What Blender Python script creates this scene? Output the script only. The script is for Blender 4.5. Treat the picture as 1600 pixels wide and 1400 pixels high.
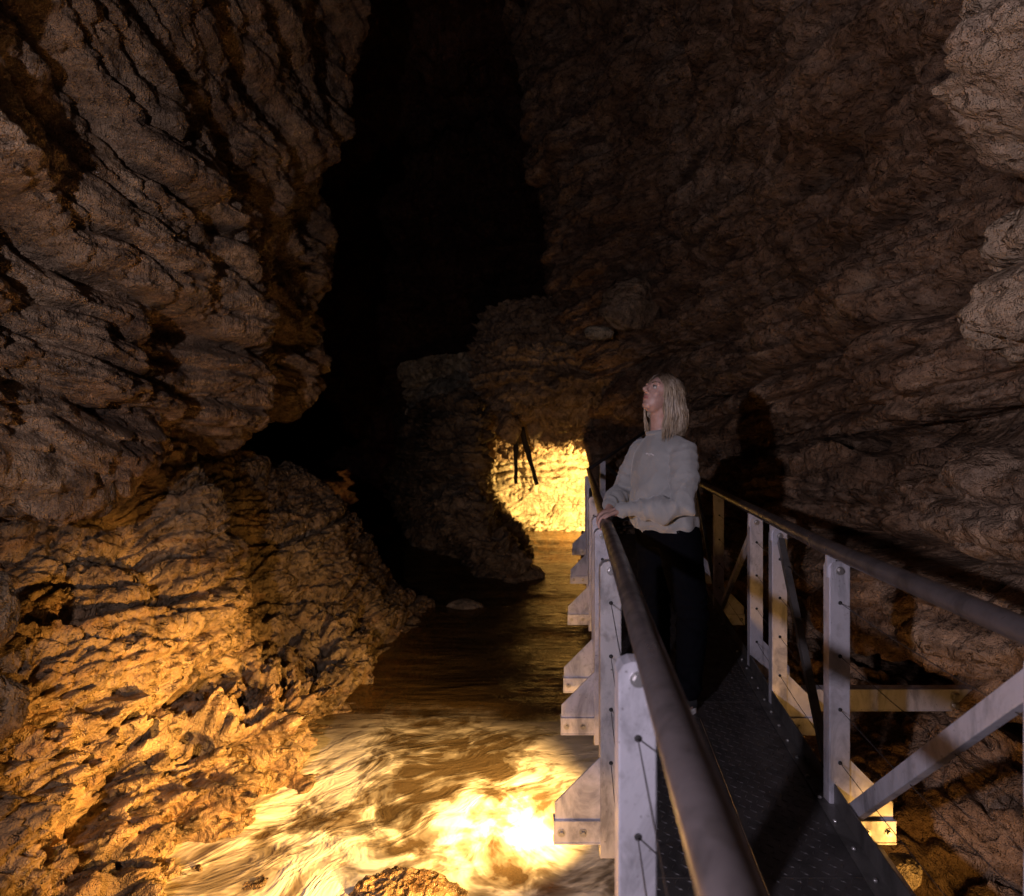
import bpy, bmesh, math, random
import numpy as np
from mathutils import Vector, Matrix, Euler

for o in list(bpy.data.objects):
    bpy.data.objects.remove(o, do_unlink=True)
S = bpy.context.scene
COL = S.collection
CAMZ = 1.36                     # the lens, metres above the walkway deck (deck top is z = 0)
HOR = 692.0

# ------------------------------------------------------------------ camera, world, exposure
cam_d = bpy.data.cameras.new('camera'); cam = bpy.data.objects.new('camera', cam_d); COL.objects.link(cam)
cam.location = (0, 0, CAMZ); cam.rotation_euler = (math.radians(90), 0, 0)
cam_d.sensor_fit = 'HORIZONTAL'; cam_d.sensor_width = 36; cam_d.lens = 22.5
cam_d.shift_y = -8 / 1600; cam_d.clip_start = .03; cam_d.clip_end = 200
cam_d.dof.use_dof = True; cam_d.dof.focus_distance = 3.5; cam_d.dof.aperture_fstop = 3.2
S.camera = cam
W = bpy.data.worlds.new('World'); S.world = W; W.use_nodes = True
W.node_tree.nodes['Background'].inputs[0].default_value = (.6, .5, .45, 1)
W.node_tree.nodes['Background'].inputs[1].default_value = 0.0006      # deep inside a cave: no sky
S.view_settings.view_transform = 'Standard'; S.view_settings.look = 'None'
S.view_settings.exposure = 0; S.view_settings.gamma = 1
S.cycles.max_bounces = 4; S.cycles.diffuse_bounces = 3; S.cycles.glossy_bounces = 2; S.cycles.transmission_bounces = 2; S.cycles.transparent_max_bounces = 4
S.render.resolution_x = 1024; S.render.resolution_y = 896

def aim(o, target):
    d = Vector(target) - o.location
    o.rotation_euler = d.to_track_quat('-Z', 'Y').to_euler()

def lamp(name, kind, loc, energy, color, size=.1, target=None, spot=None, blend=.6):
    l = bpy.data.lights.new(name, kind); l.energy = energy; l.color = color
    if kind == 'AREA': l.shape = 'DISK'; l.size = size
    else: l.shadow_soft_size = size
    if kind == 'SPOT': l.spot_size = math.radians(spot); l.spot_blend = blend
    o = bpy.data.objects.new(name, l); COL.objects.link(o); o.location = loc
    if target: aim(o, target)
    return o

# the photographer's cool lamp, held at arm's length left of the lens
KEY_COL = (.93, .83, 1.0)
lamp('hand_lamp_light', 'SPOT', (-1.0, -.35, 1.52), 290, KEY_COL, .035, (1.5, 4.2, 1.1), 172, .9)
ORANGE = (1.0, .50, .11)

# ------------------------------------------------------------------ object helpers
def link(o, parent=None):
    COL.objects.link(o)
    if parent is not None: o.parent = parent
    return o
def tag(o, label=None, cat=None, group=None, kind=None):
    if label: o['label'] = label
    if cat: o['category'] = cat
    if group: o['group'] = group
    if kind: o['kind'] = kind
    return o
def empty(name, loc=(0, 0, 0)):
    o = bpy.data.objects.new(name, None); o.location = loc; o.empty_display_size = .1
    return link(o)
def mesh_np(name, V, F, mat, parent=None, smooth=True):
    """V (n,3) F (m,4) numpy -> one mesh object; vertices are given in world space"""
    V = np.asarray(V, dtype=np.float32); F = np.asarray(F, dtype=np.int32)
    if parent is not None: V = V - np.array(parent_origin(parent), dtype=np.float32)
    me = bpy.data.meshes.new(name); k = F.shape[1]
    me.vertices.add(len(V)); me.vertices.foreach_set('co', V.ravel())
    me.loops.add(F.size); me.loops.foreach_set('vertex_index', F.ravel())
    me.polygons.add(len(F)); me.polygons.foreach_set('loop_start', np.arange(0, F.size, k, dtype=np.int32))
    me.polygons.foreach_set('use_smooth', np.full(len(F), smooth))
    me.update(calc_edges=True); me.validate()
    if mat: me.materials.append(mat)
    return link(bpy.data.objects.new(name, me), parent)
def parent_origin(p):
    v = Vector((0, 0, 0))
    while p is not None: v = v + p.location; p = p.parent
    return v
def from_bm(name, bm, mat, parent=None, smooth=False):
    me = bpy.data.meshes.new(name)
    off = parent_origin(parent) if parent is not None else Vector()
    if parent is not None: bmesh.ops.translate(bm, verts=bm.verts, vec=-off)
    bmesh.ops.recalc_face_normals(bm, faces=bm.faces)
    bm.to_mesh(me); bm.free()
    if smooth:
        me.polygons.foreach_set('use_smooth', [True] * len(me.polygons))
    if mat: me.materials.append(mat)
    return link(bpy.data.objects.new(name, me), parent)

def frame_of(p0, p1, up=Vector((0, 0, 1))):
    t = (Vector(p1) - Vector(p0)).normalized()
    s = t.cross(up)
    if s.length < 1e-4: s = t.cross(Vector((0, 1, 0)))
    s.normalize(); u = s.cross(t).normalized()
    return t, s, u
def add_bar(bm, p0, p1, w, h, up=Vector((0, 0, 1)), bev=.0):
    """box beam from p0 to p1, w across, h along 'up'"""
    t, s, u = frame_of(p0, p1, Vector(up)); vs = []
    for P in (Vector(p0), Vector(p1)):
        for a, b in ((-1, -1), (1, -1), (1, 1), (-1, 1)):
            vs.append(bm.verts.new(P + s * (a * w / 2) + u * (b * h / 2)))
    fs = [(0, 1, 2, 3), (7, 6, 5, 4), (0, 4, 5, 1), (1, 5, 6, 2), (2, 6, 7, 3), (3, 7, 4, 0)]
    faces = [bm.faces.new([vs[i] for i in f]) for f in fs]
    if bev:
        es = list({e for f in faces for e in f.edges})
        bmesh.ops.bevel(bm, geom=es, offset=bev, segments=2, affect='EDGES', profile=.6)
def add_tube(bm, pts, r, n=12, caps=True):
    pts = [Vector(p) for p in pts]; rings = []
    rr = r if isinstance(r, (list, tuple)) else [r] * len(pts)
    prev_s = None
    for i, p in enumerate(pts):
        d = (pts[min(i + 1, len(pts) - 1)] - pts[max(i - 1, 0)]).normalized()
        ref = Vector((0, 0, 1)) if abs(d.z) < .95 else Vector((0, 1, 0))
        s = d.cross(ref).normalized() if prev_s is None else (prev_s - d * prev_s.dot(d)).normalized()
        prev_s = s; u = s.cross(d)
        rings.append([bm.verts.new(p + (s * math.cos(2 * math.pi * k / n) + u * math.sin(2 * math.pi * k / n)) * rr[i]) for k in range(n)])
    for a, b in zip(rings[:-1], rings[1:]):
        for k in range(n):
            bm.faces.new((a[k], a[(k + 1) % n], b[(k + 1) % n], b[k]))
    if caps:
        bm.faces.new(rings[0][::-1]); bm.faces.new(rings[-1])
def add_prism(bm, poly, direction):
    """extrude a planar polygon (list of points) by a vector"""
    d = Vector(direction); a = [bm.verts.new(Vector(p)) for p in poly]; b = [bm.verts.new(Vector(p) + d) for p in poly]
    n = len(a); bm.faces.new(a[::-1]); bm.faces.new(b)
    for i in range(n): bm.faces.new((a[i], a[(i + 1) % n], b[(i + 1) % n], b[i]))

def at(px, py, D):
    return ((px - 800) / 1000 * D, D, CAMZ - (py - HOR) / 1000 * D)

# ------------------------------------------------------------------ numpy noise
def _h(ix, iy, iz, seed):
    with np.errstate(over='ignore'):
        h = (ix.astype(np.uint32) * np.uint32(374761393) + iy.astype(np.uint32) * np.uint32(668265263)
             + iz.astype(np.uint32) * np.uint32(2147483647 - 63) + np.uint32(seed * 974711 + 13))
        h = (h ^ (h >> np.uint32(13))) * np.uint32(1274126177)
        h = (h ^ (h >> np.uint32(16))) * np.uint32(2246822519)
        h ^= h >> np.uint32(15)
    return h
def _r(h): return (h & np.uint32(0xffffff)).astype(np.float32) / np.float32(0xffffff)
def vnoise(P, seed=0):
    """value-gradient noise in about -1..1"""
    P = P.astype(np.float32); I = np.floor(P); f = P - I; I = I.astype(np.int64)
    u = f * f * f * (f * (f * 6 - 15) + 10); out = 0
    for dx in (0, 1):
        for dy in (0, 1):
            for dz in (0, 1):
                h = _h(I[:, 0] + dx, I[:, 1] + dy, I[:, 2] + dz, seed)
                gx = (h & np.uint32(1023)).astype(np.float32) / 511.5 - 1
                gy = ((h >> np.uint32(10)) & np.uint32(1023)).astype(np.float32) / 511.5 - 1
                gz = ((h >> np.uint32(20)) & np.uint32(1023)).astype(np.float32) / 511.5 - 1
                d = gx * (f[:, 0] - dx) + gy * (f[:, 1] - dy) + gz * (f[:, 2] - dz)
                w = (u[:, 0] if dx else 1 - u[:, 0]) * (u[:, 1] if dy else 1 - u[:, 1]) * (u[:, 2] if dz else 1 - u[:, 2])
                out = out + w * d
    return out * 1.4
def fbm(P, oct=4, seed=0, gain=.5, lac=2.03):
    a = 1; s = 0
    for k in range(oct):
        s = s + a * vnoise(P, seed + k * 7); P = P * lac + 3.1; a *= gain
    return s
def worley(P, seed=0):
    P = P.astype(np.float32); I = np.floor(P).astype(np.int64)
    f1 = np.full(len(P), 9., np.float32); f2 = f1.copy(); cid = np.zeros(len(P), np.float32)
    for dx in (-1, 0, 1):
        for dy in (-1, 0, 1):
            for dz in (-1, 0, 1):
                J = I + np.array((dx, dy, dz)); h = _h(J[:, 0], J[:, 1], J[:, 2], seed)
                px = J[:, 0] + _r(h); py = J[:, 1] + _r(h * np.uint32(747796405) + np.uint32(9)); pz = J[:, 2] + _r(h * np.uint32(2891336453) + np.uint32(5))
                d = np.sqrt((P[:, 0] - px) ** 2 + (P[:, 1] - py) ** 2 + (P[:, 2] - pz) ** 2).astype(np.float32)
                m = d < f1; f2 = np.where(m, f1, np.minimum(f2, d)); cid = np.where(m, _r(h), cid); f1 = np.where(m, d, f1)
    return f1, f2, cid
def sstep(x, a, b):
    t = np.clip((x - a) / (b - a), 0, 1); return t * t * (3 - 2 * t)

# ------------------------------------------------------------------ rock surfaces
def catmull(C, n):
    """C (k,...,3) -> n samples along axis 0"""
    k = C.shape[0]; t = np.linspace(0, k - 1 - 1e-6, n); i = t.astype(int); f = (t - i).reshape((-1,) + (1,) * (C.ndim - 1))
    g = lambda j: C[np.clip(j, 0, k - 1)]
    p0, p1, p2, p3 = g(i - 1), g(i), g(i + 1), g(i + 2)
    return .5 * ((2 * p1) + (-p0 + p2) * f + (2 * p0 - 5 * p1 + 4 * p2 - p3) * f ** 2 + (-p0 + 3 * p1 - 3 * p2 + p3) * f ** 3)
def even(C, n, sub=40):
    """resample so that samples are spread evenly along axis 0 on average"""
    D = catmull(C, (C.shape[0] - 1) * sub + 1)
    seg = np.linalg.norm(np.diff(D, axis=0), axis=-1)
    if seg.ndim > 1: seg = seg.mean(axis=tuple(range(1, seg.ndim)))
    # weight by nearness to the lens so that near rock gets finer cells
    mid = (D[1:] + D[:-1]) / 2; dist = np.linalg.norm(mid - np.array((0, 0, 1.36)), axis=-1)
    if dist.ndim > 1: dist = dist.min(axis=tuple(range(1, dist.ndim)))
    seg = seg / np.maximum(dist, 1.6)
    c = np.concatenate([[0], np.cumsum(seg)]); c /= c[-1]
    x = np.interp(np.linspace(0, 1, n), c, np.arange(len(c)))
    i = np.clip(x.astype(int), 0, len(c) - 2); f = (x - i).reshape((-1,) + (1,) * (C.ndim - 1))
    return D[i] * (1 - f) + D[i + 1] * f
def patch(net, nu, nv):
    C = np.array(net, dtype=np.float64)            # (stations, rows, 3)
    A = even(C, nu); A = even(A.transpose(1, 0, 2), nv).transpose(1, 0, 2)
    return A
def normals(A, flip):
    du = np.gradient(A, axis=0); dv = np.gradient(A, axis=1); N = np.cross(du, dv)
    N /= np.maximum(np.linalg.norm(N, axis=-1, keepdims=True), 1e-9)
    return -N if flip else N
def beds(P, s, f, amp, seed, sharp=.26, area=.6):
    """bedding: each bed stands out or back by its own amount, which changes along the wall; dark joint between beds"""
    q = s * f; k = np.floor(q); fr = q - k
    Q = P * area; 
    a = vnoise(Q + (k * 17.31)[:, None], seed); b = vnoise(Q + ((k + 1) * 17.31)[:, None], seed)
    t = sstep(fr, 1 - sharp, 1.0)
    h = a * (1 - t) + b * t
    joint = np.exp(-((np.minimum(fr, 1 - fr)) / (sharp * .45)) ** 2)
    thin = .5 + .5 * vnoise(P * 1.7 + 9.7, seed + 3)
    round_ = 1 - (2 * fr - 1) ** 4
    return amp * (h * 1.1 + .35 * round_ - 1.0 * joint * np.clip(thin * 1.5, 0, 1))
def rock(name, net, nu, nv, flip, mat, dip=(0, 0), big=.22, b1=(2.3, .13), b2=(6, .05), b3=(15, .018), crack=.05, crack_scale=1.7,
         pits=0, pit_zone=None, flute=0, fine=.012, nod=.012, seed=1, warp=.30, extra=None):
    A = patch(net, nu, nv); N = normals(A, False)
    flip = float((N * (np.array((.2, 6.0, 1.2)) - A)).sum(-1).mean()) < 0      # displacement must point into the open cave
    if flip: N = -N
    print('ORIENT', name, flip)
    P = A.reshape(-1, 3); n = N.reshape(-1, 3)
    # large shape
    P = P + n * (big * fbm(P * .8 + seed * 5.3, 3, seed))[:, None]
    s = P[:, 2] + dip[0] * P[:, 0] + dip[1] * P[:, 1] + warp * fbm(P * .45 + 2.2, 3, seed + 11) + .05 * fbm(P * 2.4, 2, seed + 12)
    d = beds(P, s, b1[0], b1[1], seed + 20) + beds(P, s + 7.7, b2[0], b2[1], seed + 21, .30, 1.15) + beds(P, s + 3.3, b3[0], b3[1], seed + 22, .3, 2.2)
    wq = P * np.array((1, 1, 1.5)) * crack_scale + .55 * np.stack([fbm(P * 1.9 + 4, 2, seed + 30), fbm(P * 1.9 + 14, 2, seed + 31), fbm(P * 1.9 + 24, 2, seed + 32)], 1)
    f1, f2, cid = worley(wq, seed + 33)
    d += crack * ((cid - .5) * .9 - .8 * np.exp(-((f2 - f1) / .09) ** 2) + .5 * (.45 - f1))
    f1b, f2b, cidb = worley(wq * 3.1, seed + 34)
    d += crack * .42 * ((cidb - .5) * .8 - .8 * np.exp(-((f2b - f1b) / .12) ** 2) + 1.1 * (.45 - f1b))
    w3 = P * np.array((16, 16, 13)) + .5 * vnoise(P * 11, seed + 36)[:, None]; f1c, f2c, cidc = worley(w3, seed + 37)
    d += nod * (.5 - f1c) * (.6 + .8 * vnoise(P * 2.1, seed + 38))
    if flute:
        Q = P * np.array((17, 17, 3.6)); d += flute * fbm(Q + .5 * fbm(P * 4, 2, 5)[:, None], 3, seed + 40) * (.55 + .9 * vnoise(P * 1.3, seed + 41))
    if pits:
        z = pit_zone(P) if pit_zone else np.ones(len(P))
        g1, g2, c1 = worley(P * 5.2 + .35 * np.stack([fbm(P * 6, 2, 50), fbm(P * 6 + 5, 2, 51), fbm(P * 6 + 9, 2, 52)], 1), seed + 50)
        h1, h2, c2 = worley(P * 12.5 + .3 * fbm(P * 9, 2, 54)[:, None], seed + 51)
        d -= z * pits * (1.25 * np.clip(1 - g1 / .62, 0, 1) ** .8 * (c1 > .2) + .65 * np.clip(1 - h1 / .6, 0, 1) ** .8 * (c2 > .25))
        d += z * pits * .9 * fbm(P * 4.3, 3, seed + 55)
    if extra is not None: d += extra(P)
    d += fine * fbm(P * 14, 4, seed + 60, .6) + fine * .5 * np.abs(fbm(P * 34, 2, seed + 61))
    P = P + n * d[:, None]
    # overhanging lips: beds jut sideways a little as well
    V = P
    idx = np.arange(nu * nv).reshape(nu, nv)
    F = np.stack([idx[:-1, :-1], idx[1:, :-1], idx[1:, 1:], idx[:-1, 1:]], -1).reshape(-1, 4)
    if flip: F = F[:, ::-1]
    return mesh_np(name, V, F, mat)

# ------------------------------------------------------------------ materials
def NT(name):
    m = bpy.data.materials.new(name); m.use_nodes = True; nt = m.node_tree
    b = nt.nodes['Principled BSDF']; return m, nt, b
def nd(nt, t, **k):
    n = nt.nodes.new(t)
    for a, v in k.items():
        if a.startswith('i_'):
            key = a[2:]; key = int(key) if key.isdigit() else key.replace('_', ' ')
            n.inputs[key].default_value = v
        else: setattr(n, a, v)
    return n
def ramp(nt, fac, stops, interp='LINEAR'):
    r = nt.nodes.new('ShaderNodeValToRGB'); r.color_ramp.interpolation = interp
    e = r.color_ramp.elements
    while len(e) < len(stops): e.new(.5)
    for x, (p, c) in zip(e, stops): x.position = p; x.color = c if len(c) == 4 else (*c, 1)
    nt.links.new(fac, r.inputs[0]); return r.outputs[0]
def noise_tex(nt, vec, scale, detail=6, rough=.6, dist=0, typ='NOISE_TEXTURE'):
    n = nd(nt, 'ShaderNodeTexNoise'); n.inputs['Scale'].default_value = scale; n.inputs['Detail'].default_value = detail
    n.inputs['Roughness'].default_value = rough; n.inputs['Distortion'].default_value = dist
    nt.links.new(vec, n.inputs['Vector']); return n.outputs['Fac']
def mixc(nt, fac, a, b, mode='MIX'):
    m = nd(nt, 'ShaderNodeMix', data_type='RGBA', blend_type=mode)
    for i, v in ((0, fac), (6, a), (7, b)):
        if isinstance(v, (int, float)): m.inputs[i].default_value = v
        elif isinstance(v, tuple): m.inputs[i].default_value = (*v, 1)
        else: nt.links.new(v, m.inputs[i])
    return m.outputs[2]
def mapping(nt, vec, scale=(1, 1, 1), rot=(0, 0, 0)):
    m = nd(nt, 'ShaderNodeMapping'); m.inputs['Scale'].default_value = scale; m.inputs['Rotation'].default_value = rot
    nt.links.new(vec, m.inputs[0]); return m.outputs[0]
def bump(nt, h, dist, strength=1, normal=None):
    b = nd(nt, 'ShaderNodeBump'); b.inputs['Strength'].default_value = strength; b.inputs['Distance'].default_value = dist
    nt.links.new(h, b.inputs['Height'])
    if normal is not None: nt.links.new(normal, b.inputs['Normal'])
    return b.outputs[0]
def rock_mat(name, c_dark, c_mid, c_light, wet=.5, flute=.0, rust=.25, bscale=1.0, pit=0, stain=.6):
    m, nt, b = NT(name); P = nd(nt, 'ShaderNodeNewGeometry').outputs['Position']
    n1 = noise_tex(nt, P, .9, 4, .62, .4); n2 = noise_tex(nt, P, 6.5, 5, .70, .3); n3 = noise_tex(nt, P, 55, 2, .7)
    c = ramp(nt, n1, [(.30, c_dark), (.48, c_mid), (.66, c_light)])
    c2 = ramp(nt, n2, [(.30, (.22, .19, .17)), (.47, (.85, .82, .79)), (.70, (1.45, 1.42, 1.38))])
    Pz = mapping(nt, P, (1.0, 1.0, 3.2)); n4 = noise_tex(nt, Pz, 2.1, 4, .6, .8)
    rustf = ramp(nt, n4, [(.50, (0, 0, 0)), (.66, (rust,) * 3)])
    c = mixc(nt, rustf, c, (.20, .095, .035))
    # manganese stain: near black films in patches
    n5 = noise_tex(nt, mapping(nt, P, (.7, .7, 1.7)), 1.6, 5, .65, 1.1)
    st = ramp(nt, n5, [(.54, (0, 0, 0)), (.64, (stain,) * 3)])
    c = mixc(nt, st, c, tuple(x * .38 for x in c_dark))
    c = mixc(nt, ramp(nt, n3, [(.3, (.55,) * 3), (.6, (0,) * 3)]), c, tuple(x * .6 for x in c_mid))
    c = mixc(nt, 1.0, c, c2, 'MULTIPLY')
    nt.links.new(c, b.inputs['Base Color'])
    n6 = noise_tex(nt, P, 3.0, 2, .6)
    rr = ramp(nt, n6, [(.35, (.22 if wet > .4 else .5,) * 3), (.62, (.78,) * 3)]); nt.links.new(rr, b.inputs['Roughness'])
    b.inputs['Specular IOR Level'].default_value = .28 + .25 * wet
    h1 = noise_tex(nt, P, 26 * bscale, 4, .75); h2 = noise_tex(nt, P, 120 * bscale, 1, .7)
    nb = bump(nt, noise_tex(nt, P, 9 * bscale, 2, .7, .4), .09 / bscale, .8); msk = nd(nt, 'ShaderNodeMath', operation='MULTIPLY'); nt.links.new(h1, msk.inputs[0]); nt.links.new(ramp(nt, n6 if False else noise_tex(nt, P, 1.9, 2, .5), [(.40, (.05,) * 3), (.64, (1,) * 3)]), msk.inputs[1])
    nb = bump(nt, msk.outputs[0], .034 / bscale, .9, nb)
    if flute:
        h3 = noise_tex(nt, mapping(nt, P, (1, 1, .16)), 30, 3, .65); nb = bump(nt, h3, .05 * flute, 1, nb)
    if pit:
        pw = nd(nt, 'ShaderNodeVectorMath', operation='ADD'); nn = nd(nt, 'ShaderNodeTexNoise'); nn.inputs['Scale'].default_value = 14; nn.inputs['Detail'].default_value = 3
        nt.links.new(P, nn.inputs['Vector']); sc_ = nd(nt, 'ShaderNodeVectorMath', operation='SCALE'); sc_.inputs['Scale'].default_value = .06; nt.links.new(nn.outputs['Color'], sc_.inputs[0])
        nt.links.new(P, pw.inputs[0]); nt.links.new(sc_.outputs[0], pw.inputs[1])
        for vs, dd in ((15, .05),):
            vo = nd(nt, 'ShaderNodeTexVoronoi', feature='F1'); vo.inputs['Scale'].default_value = vs; nt.links.new(pw.outputs[0], vo.inputs['Vector'])
            nb = bump(nt, ramp(nt, vo.outputs['Distance'], [(.08, (0, 0, 0)), (.42, (1, 1, 1))]), dd * pit, 1, nb)
    nb = bump(nt, h2, .010 / bscale, 1, nb)
    nt.links.new(nb, b.inputs['Normal'])
    return m
M = {}
M['rock_left'] = rock_mat('limestone_fluted', (.16, .095, .05), (.28, .188, .11), (.41, .30, .19), .6, 1.0, .45, stain=.5)
M['rock_bank'] = rock_mat('limestone_pitted', (.085, .055, .03), (.21, .14, .075), (.34, .245, .14), .6, 0, .55, pit=1)
M['rock_right'] = rock_mat('limestone_right', (.16, .088, .048), (.31, .195, .12), (.43, .31, .215), .5, .4, .4, pit=.5, stain=.7)
def painted_lamplight(m):
    # lamplight painted into the colour: paler ragged patches on the near right-hand buttress
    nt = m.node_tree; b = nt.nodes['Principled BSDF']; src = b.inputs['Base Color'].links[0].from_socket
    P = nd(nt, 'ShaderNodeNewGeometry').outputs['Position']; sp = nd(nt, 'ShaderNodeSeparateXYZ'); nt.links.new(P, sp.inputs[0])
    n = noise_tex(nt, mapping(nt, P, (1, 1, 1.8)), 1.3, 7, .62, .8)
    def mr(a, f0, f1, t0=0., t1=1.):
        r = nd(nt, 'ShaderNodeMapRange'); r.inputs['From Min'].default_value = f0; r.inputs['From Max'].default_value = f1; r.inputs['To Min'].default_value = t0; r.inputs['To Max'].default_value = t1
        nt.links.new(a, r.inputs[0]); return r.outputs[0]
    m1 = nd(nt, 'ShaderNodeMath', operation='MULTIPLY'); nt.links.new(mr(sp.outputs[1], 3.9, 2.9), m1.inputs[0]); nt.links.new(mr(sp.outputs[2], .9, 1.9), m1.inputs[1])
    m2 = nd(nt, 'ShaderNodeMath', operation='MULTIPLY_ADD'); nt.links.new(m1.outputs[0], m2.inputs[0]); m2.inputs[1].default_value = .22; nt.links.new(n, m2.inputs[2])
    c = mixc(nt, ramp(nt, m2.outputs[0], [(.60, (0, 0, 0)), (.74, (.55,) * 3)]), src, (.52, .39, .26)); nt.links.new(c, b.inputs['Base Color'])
painted_lamplight(M['rock_right'])
M['rock_far'] = rock_mat('limestone_far', (.16, .105, .065), (.30, .215, .14), (.42, .32, .22), .3, .1, .3, .4)
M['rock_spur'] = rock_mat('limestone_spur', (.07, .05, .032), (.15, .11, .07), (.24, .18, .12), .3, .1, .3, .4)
M['rock_chamber'] = rock_mat('limestone_painted_dark', (.04, .018, .011), (.085, .034, .02), (.13, .055, .032), .2, 0, .2, .4)  # unlit darkness of the far chamber put into the rock colour
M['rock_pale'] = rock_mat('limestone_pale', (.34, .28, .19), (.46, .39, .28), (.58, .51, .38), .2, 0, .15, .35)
M['rock_loose'] = rock_mat('limestone_boulder', (.15, .115, .08), (.28, .23, .17), (.38, .32, .25), .6, 0, .3)

def steel_mat(name, col, dirt, rough=.42, metal=.55, speck=.6):
    m, nt, b = NT(name); P = nd(nt, 'ShaderNodeTexCoord').outputs['Object']
    n1 = noise_tex(nt, mapping(nt, P, (1, 1, .45)), 9, 7, .65, .6); n2 = noise_tex(nt, P, 62, 4, .6)
    n3 = noise_tex(nt, P, 24, 3, .5)
    c = ramp(nt, n1, [(.34, tuple(x * .48 for x in col)), (.52, col), (.75, tuple(min(1, x * 1.18) for x in col))])
    sp = ramp(nt, n2, [(.66, (0, 0, 0)), (.72, (speck,) * 3)]); c = mixc(nt, sp, c, dirt)
    blot = ramp(nt, n3, [(.60, (0, 0, 0)), (.75, (speck * .9,) * 3)]); c = mixc(nt, blot, c, tuple((x + y) / 2 for x, y in zip(col, dirt)))
    nt.links.new(c, b.inputs['Base Color']); b.inputs['Metallic'].default_value = metal
    nt.links.new(ramp(nt, n1, [(.3, (rough + .18,) * 3), (.7, (rough - .06,) * 3)]), b.inputs['Roughness'])
    nt.links.new(bump(nt, n3, .004, .35), b.inputs['Normal'])
    return m
M['galv'] = steel_mat('galvanised_steel', (.55, .53, .575), (.06, .045, .03))
M['galv_dirty'] = steel_mat('galvanised_steel_spattered', (.50, .47, .47), (.05, .035, .025), speck=.8)
M['tube'] = steel_mat('handrail_steel', (.095, .078, .076), (.03, .022, .015), .30, .45, .8)
M['deck'] = steel_mat('deck_plate_steel', (.055, .05, .05), (.02, .017, .014), .38, .45, .5)
M['dark_steel'] = steel_mat('dark_steel', (.085, .078, .075), (.02, .016, .012), .4, .4, .5)
M['bolt'] = steel_mat('bolt_steel', (.45, .43, .42), (.05, .04, .03), .3, .8, .3)
def plain(name, col, rough=.6, metal=0, nscale=40, var=.25, bmp=.002):
    m, nt, b = NT(name); P = nd(nt, 'ShaderNodeTexCoord').outputs['Object']
    n = noise_tex(nt, P, nscale, 5, .6)
    nt.links.new(ramp(nt, n, [(.3, tuple(x * (1 - var) for x in col)), (.7, tuple(min(1, x * (1 + var)) for x in col))]), b.inputs['Base Color'])
    b.inputs['Roughness'].default_value = rough; b.inputs['Metallic'].default_value = metal
    nt.links.new(bump(nt, n, bmp, .6), b.inputs['Normal']); return m
M['cable'] = plain('stainless_cable', (.05, .042, .04), .4, .5)
M['timber'] = plain('old_timber', (.018, .013, .009), .85, 0, 14, .5, .02)
M['hole'] = plain('cable_hole_painted_shade', (.012, .010, .010), .8)
M['lamp_body'] = plain('lamp_housing', (.03, .03, .03), .5)
# ------------------------------------------------------------------ cave: large rock surfaces (world-space control nets, then bedding, joints, pits)
WATER = -.84
# --- left wall: upper mass that overhangs the stream, with the recess under it
st = [(-3.0, -2.7), (-.5, -2.35), (1.2, -2.2), (2.6, -2.12), (4.4, -2.15), (6.2, -2.22), (7.4, -2.25), (8.2, -2.75), (8.8, -4.2), (9.2, -7.0)]
lipz = [1.15, 1.15, 1.2, 1.25, 1.2, 1.62, 1.85, 1.95, 2.0, 2.0]
net = []
for (D, x), z in zip(st, lipz):
    row = []
    for dz, dx, dd in ((9.5, .9, 0), (7.2, .55, 0), (5.0, .30, 0), (3.4, .10, 0), (2.0, .0, 0), (1.0, .0, 0), (.38, -.02, 0), (.0, -.22, 0), (-.12, -.8, 0), (-.28, -1.4, .1), (-.8, -1.8, .2), (-2.4, -1.7, .2)):
        zz = z + dz if dz < 2.5 else dz + 1.3
        row.append((x + dx, D + dd, zz))
    net.append(row)
rock('cave_wall_left', net, 560, 640, False, M['rock_left'], dip=(.05, .22), big=.30, b1=(1.35, .17), b2=(4.3, .085), b3=(13, .026),
     crack=.055, crack_scale=1.6, flute=.020, fine=.013, seed=3, nod=.014)
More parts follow.
